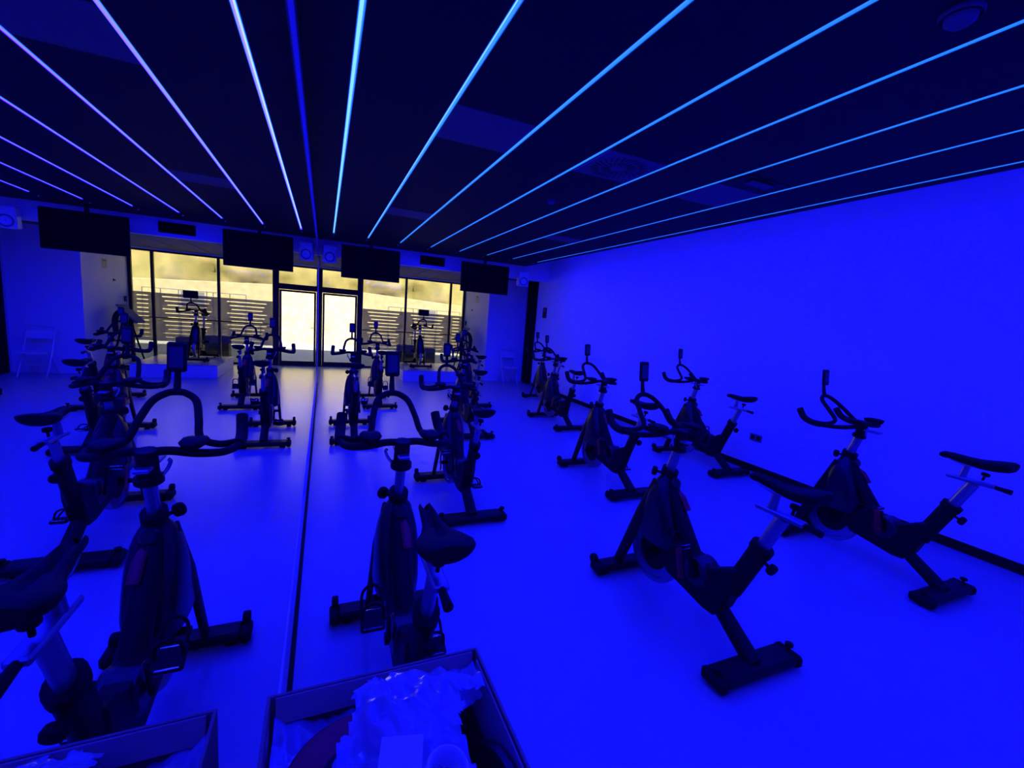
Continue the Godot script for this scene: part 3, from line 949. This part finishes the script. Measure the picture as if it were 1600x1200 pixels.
# ------------------------------------------------------------------ boxes by the camera
func build_boxes() -> void:
	var lowb := base("cardboard_box", Vector3(0.256, 0, 8.44))
	tag(lowb, "closed brown cardboard box under the open box, against the mirror", "box")
	span("body", Vector3(-0.215, 0, -0.25), Vector3(0.215, 0.46, 0.25), M.card, lowb, 0.004)
	span("tape", Vector3(-0.025, 0.4605, -0.25), Vector3(0.025, 0.4615, 0.25), M.card_edge, lowb)
	var b := base("cardboard_box", Vector3(0.256, 0.463, 8.44))
	tag(b, "open brown cardboard box full of plastic-wrapped parts beside the mirror", "box")
	var w := 0.215
	var d := 0.25
	var h := 0.457
	var t := 0.006
	span("bottom", Vector3(-w, 0, -d), Vector3(w, t, d), M.card, b)
	span("side", Vector3(-w, t, -d), Vector3(-w + t, h, d), M.card, b, 0.001)
	span("side", Vector3(w - t, t, -d), Vector3(w, h, d), M.card, b, 0.001)
	span("side", Vector3(-w + t, t, -d), Vector3(w - t, h, -d + t), M.card, b, 0.001)
	span("side", Vector3(-w + t, t, d - t), Vector3(w - t, h, d), M.card, b, 0.001)
	# flaps folded down inside
	for q in [[Vector3(0, h - 0.025, -d + 0.016), Vector3(2 * w - 0.03, 0.05, 0.004), Basis(Vector3.RIGHT, -0.25)], [Vector3(w - 0.014, h - 0.055, 0), Vector3(0.004, 0.1, 2 * d - 0.06), Basis(Vector3.BACK, -0.08)]]:
		var s := new_st()
		box(s, q[0], q[1], 0.001, q[2])
		obj("flap", s, M.card_edge, b)
	span("printed_mark", Vector3(-w + t, h - 0.075, -d + 0.05), Vector3(-w + t + 0.001, h - 0.03, -d + 0.085), M.card_edge, b)
	# contents
	var red := base("red_plate", Vector3(0.185, 0.882, 8.375))
	tag(red, "round red plate packed flat in the open cardboard box", "plate")
	var s := new_st()
	lathe(s, [[0.0, -0.01], [0.108, -0.01], [0.115, -0.004], [0.115, 0.004], [0.108, 0.01], [0.0, 0.01]], Vector3.ZERO, Vector3(-0.1, 1, 0.1), 40)
	obj("disc", s, M.red, red)
	s = new_st()
	lathe(s, [[0.02, 0.0105], [0.05, 0.0105], [0.05, 0.014], [0.02, 0.014]], Vector3.ZERO, Vector3(-0.1, 1, 0.1), 24)
	obj("hub", s, M.black, red)
	var blk := base("black_plate", Vector3(0.386, 0.722, 8.485))
	tag(blk, "round black plate leaning against the side of the open cardboard box", "plate")
	var lean := Vector3(-0.937, 0.35, 0.0)
	s = new_st()
	lathe(s, [[0.0, -0.01], [0.185, -0.01], [0.194, -0.003], [0.194, 0.003], [0.185, 0.01], [0.0, 0.01]], Vector3.ZERO, lean, 48)
	obj("disc", s, M.gloss_black, blk)
	s = new_st()
	lathe(s, [[0.02, 0.0105], [0.05, 0.0105], [0.05, 0.014], [0.02, 0.014]], Vector3.ZERO, lean, 24)
	obj("hub", s, M.silver, blk)
	var cup := base("white_tube", Vector3(0.33, 0.95, 8.46))
	tag(cup, "white plastic tube end showing its rim in the open box", "tube")
	s = new_st()
	lathe(s, [[0.036, -0.14], [0.036, -0.004], [0.034, 0.0], [0.031, 0.0], [0.029, -0.004], [0.029, -0.1], [0.0, -0.1]], Vector3.ZERO, Vector3(0.1, 1, 0.15), 28)
	obj("tube_wall", s, M.white_gloss, cup)
	var sheet := base("paper_sheet", Vector3(0.25, 0.952, 8.46))
	tag(sheet, "plain white sheet of card lying on the wrapped parts in the box", "paper")
	s = new_st()
	box(s, Vector3.ZERO, Vector3(0.07, 0.002, 0.14), 0.0, Basis(Vector3(0, 1, 0), -0.25) * Basis(Vector3.RIGHT, 0.1))
	obj("sheet", s, M.white, sheet)
	# crumpled clear film: a crest over the parts and a loose layer below them
	var wrap := base("plastic_wrap", Vector3(0.256, 0.463, 8.44))
	tag(wrap, "crumpled clear plastic wrap spilling over the parts in the open box", "plastic wrap")
	var fn := FastNoiseLite.new()
	fn.seed = 11
	fn.frequency = 8.0
	fn.noise_type = FastNoiseLite.TYPE_SIMPLEX_SMOOTH
	fn.fractal_type = FastNoiseLite.FRACTAL_RIDGED
	fn.fractal_octaves = 3
	var outline := PackedVector2Array([Vector2(0.20, 8.205), Vector2(0.46, 8.205), Vector2(0.455, 8.29), Vector2(0.405, 8.285), Vector2(0.375, 8.36), Vector2(0.385, 8.45), Vector2(0.37, 8.62), Vector2(0.14, 8.62), Vector2(0.14, 8.42), Vector2(0.155, 8.35), Vector2(0.19, 8.295)])
	for layer in 2:
		s = new_st()
		round_(s)
		var n := 56
		var P := func(i: int, j: int) -> Vector3:
			var x := 0.055 + 0.40 * i / n
			var z := 8.205 + 0.465 * j / n
			var r := fn.get_noise_2d(x * 1.5 + layer * 3.0, z)
			var y: float
			if layer == 0:
				y = 0.845 + 0.018 * r + 0.03 * pow(absf(x - 0.256) / 0.2, 4.0)
			else:
				y = 0.903 + 0.04 * exp(-pow((x - 0.27) / 0.1, 2.0) - pow((z - 8.3) / 0.1, 2.0)) + 0.02 * r
				if z < 8.24: y -= 0.01
			return Vector3(x, y, z) - wrap.position
		for i in n:
			for j in n:
				var a: Vector3 = P.call(i, j)
				var w2 := Vector2(a.x + wrap.position.x, a.z + wrap.position.z)
				var wob := Vector2(sin(w2.y * 160.0), sin(w2.x * 140.0)) * 0.004
				if layer == 0 and w2.x > 0.345 + 0.15 * (w2.y - 8.28) and w2.y > 8.285: continue      # the black plate stands here
				if layer == 1 and not Geometry2D.is_point_in_polygon(w2 + wob, outline): continue
				quad(s, a, P.call(i, j + 1), P.call(i + 1, j + 1), P.call(i + 1, j))
		obj("loose_layer" if layer == 0 else "crest", s, M.wrap, wrap)

# ------------------------------------------------------------------ small things
func build_small_things() -> void:
	# swirl air diffuser
	var d := base("ceiling_diffuser", Vector3(2.368, CEIL, 5.8))
	tag(d, "square swirl air diffuser with radial slots in the black ceiling", "vent")
	span("plate", Vector3(-0.275, -0.008, -0.275), Vector3(0.275, 0.004, 0.275), M.tile, d, 0.003)
	var s := new_st()
	lathe(s, [[0.0, -0.012], [0.04, -0.012], [0.045, -0.008]], Vector3.ZERO, Vector3.UP, 20)
	obj("hub", s, M.tile, d)
	for ring in [[0.07, 0.15, 18], [0.165, 0.235, 28]]:
		for k in int(ring[2]):
			s = new_st()
			var a: float = TAU * k / ring[2]
			var mid: float = (ring[0] + ring[1]) * 0.5
			box(s, Vector3(cos(a) * mid, -0.0095, sin(a) * mid), Vector3(ring[1] - ring[0], 0.003, 0.012), 0.0, Basis(Vector3.UP, -a + 0.35))
			obj("slot", s, M.screen, d)
	# emergency light
	var e := base("emergency_light", Vector3(3.55, CEIL, 6.2))
	tag(e, "small white emergency light fitting in a dark ceiling bay", "emergency light")
	span("tray", Vector3(-0.24, -0.006, -0.1), Vector3(0.24, 0.004, 0.1), M.screen, e, 0.002)
	span("lens", Vector3(-0.13, -0.024, -0.045), Vector3(0.13, -0.006, 0.045), M.tile, e, 0.008)
	for q in [[Vector3(2.378, CEIL, 4.6), 0.05, "white smoke detector in the ceiling beside the swirl diffuser"], [Vector3(2.41, CEIL, 7.95), 0.07, "grey dome sensor in the ceiling above the bikes by the boxes"]]:
		var sd := base("smoke_detector", q[0])
		tag(sd, q[2], "smoke detector")
		var r: float = q[1]
		s = new_st()
		lathe(s, [[0.0, 0.002], [r, 0.002], [r, 0.012], [r * 0.92, 0.02]], Vector3.ZERO, Vector3.DOWN, 24)
		obj("base_ring", s, M.tile, sd)
		s = new_st()
		lathe(s, [[r * 0.75, 0.02], [r * 0.72, 0.035], [r * 0.5, 0.05], [0.0, 0.056]], Vector3.ZERO, Vector3.DOWN, 24)
		obj("dome", s, M.tile, sd)
	# plates on the long wall
	var th := base("wall_controller", Vector3(WALL_X, 1.94, -0.9))
	tag(th, "small dark control panel on the long wall beside the black door", "control panel")
	span("body", Vector3(-0.022, -0.13, -0.09), Vector3(0, 0.13, 0.09), M.black, th, 0.005)
	span("display", Vector3(-0.024, 0.02, -0.06), Vector3(-0.022, 0.1, 0.06), M.grey_screen, th)
	var so := base("wall_socket", Vector3(WALL_X, 0.44, 5.3))
	tag(so, "dark double wall socket low on the long wall", "socket")
	span("plate", Vector3(-0.012, -0.045, -0.085), Vector3(0, 0.045, 0.085), M.dark_tile, so, 0.004)
	for z in [-0.04, 0.04]:
		s = new_st()
		lathe(s, [[0.03, 0.0], [0.03, 0.002], [0.024, 0.0025], [0.0, 0.0025]], Vector3(-0.012, 0, z), Vector3.LEFT, 18)
		obj("outlet", s, M.black, so)
	# on the daylit return of the pier
	var no := base("paper_notice", Vector3(4.16, 2.22, -3.1))
	tag(no, "small yellowed paper notice on the daylit return of the pier", "notice")
	span("sheet", Vector3(-0.003, -0.1, -0.12), Vector3(0, 0.1, 0.12), M.paper, no)
	span("header", Vector3(-0.004, 0.05, -0.1), Vector3(-0.003, 0.07, 0.1), M.frame, no)
	var hk := base("wall_hook", Vector3(4.16, 1.9, -3.5))
	tag(hk, "tiny dark hook below the paper notice", "hook")
	s = new_st()
	lathe(s, [[0.03, 0.0], [0.03, 0.006], [0.01, 0.01], [0.01, 0.03], [0.018, 0.034], [0.0, 0.042]], Vector3.ZERO, Vector3.LEFT, 14)
	obj("peg", s, M.black, hk)
	var sw := base("light_switch", Vector3(4.16, 1.5, -4.08))
	tag(sw, "dark light switch beside the narrow street window", "switch")
	span("plate", Vector3(-0.012, -0.06, -0.07), Vector3(0, 0.06, 0.07), M.black, sw, 0.003)
	span("rocker", Vector3(-0.018, -0.035, -0.045), Vector3(-0.012, 0.035, 0.045), M.dark_tile, sw, 0.002)
	build_chair()
	build_stand()

func build_chair() -> void:
	var c := base("folding_chair", Vector3(4.72, 0, -1.72))
	tag(c, "pale metal folding chair standing against the pier by the black door", "chair")
	var s: SurfaceTool
	# seat side towards the room (+z); back legs run up into the back rest
	s = new_st()
	tube(s, smooth_path([Vector3(-0.2, 0.0, 0.18), Vector3(-0.2, 0.44, -0.04), Vector3(-0.19, 0.84, -0.2), Vector3(-0.15, 0.9, -0.225), Vector3(0.15, 0.9, -0.225), Vector3(0.19, 0.84, -0.2), Vector3(0.2, 0.44, -0.04), Vector3(0.2, 0.0, 0.18)], 6), 0.012, 8)
	obj("front_frame", s, M.alu, c)
	for sd in [-1.0, 1.0]:
		s = new_st()
		tube(s, [Vector3(0.18 * sd, 0.0, -0.28), Vector3(0.18 * sd, 0.46, 0.02)], 0.011, 8)
		obj("leg", s, M.alu, c)
	s = new_st()
	tube(s, [Vector3(-0.2, 0.2, 0.08), Vector3(0.2, 0.2, 0.08)], 0.009, 8)
	obj("stretcher", s, M.alu, c)
	s = new_st()
	tube(s, [Vector3(-0.18, 0.18, -0.16), Vector3(0.18, 0.18, -0.16)], 0.009, 8)
	obj("stretcher", s, M.alu, c)
	s = new_st()
	box(s, Vector3(0, 0.45, 0.04), Vector3(0.36, 0.022, 0.36), 0.008, Basis(Vector3.RIGHT, 0.06))
	obj("seat", s, M.white, c)
	s = new_st()
	box(s, Vector3(0, 0.76, -0.165), Vector3(0.36, 0.17, 0.016), 0.006, Basis(Vector3.RIGHT, -0.38))
	obj("backrest", s, M.white, c)

func build_stand() -> void:
	var t := base("tilted_display_stand", Vector3(3.8, 0, -3.0), -PI / 2)
	tag(t, "black metal stand with a tilted board beside the instructor platform", "stand")
	var s: SurfaceTool
	for sd in [-1.0, 1.0]:
		s = new_st()
		tube(s, [Vector3(0.22 * sd, 0.03, -0.22), Vector3(0.2 * sd, 0.95, -0.02), Vector3(0.2 * sd, 1.32, 0.02)], 0.02, 10)
		obj("upright", s, M.black, t)
		s = new_st()
		tube(s, [Vector3(0.22 * sd, 0.03, 0.25), Vector3(0.2 * sd, 0.98, 0.02)], 0.018, 10)
		obj("brace", s, M.black, t)
		s = new_st()
		box(s, Vector3(0.22 * sd, 0.02, 0.03), Vector3(0.05, 0.04, 0.52), 0.01)
		obj("foot", s, M.black, t)
	for y in [0.25, 0.42, 0.62]:
		s = new_st()
		box(s, Vector3(0, y, -0.05), Vector3(0.44, 0.035, 0.2), 0.006)
		obj("shelf", s, M.black, t)
	s = new_st()
	box(s, Vector3(0, 1.2, 0.08), Vector3(0.5, 0.5, 0.035), 0.01, Basis(Vector3.RIGHT, -0.75))
	obj("board", s, M.dark_tile, t)
	s = new_st()
	tube(s, smooth_path([Vector3(0, 1.25, 0.0), Vector3(0, 1.2, -0.14), Vector3(0, 1.02, -0.2), Vector3(0, 0.75, -0.18)], 5), 0.055, 12)
	obj("back_cover", s, M.gloss_black, t)
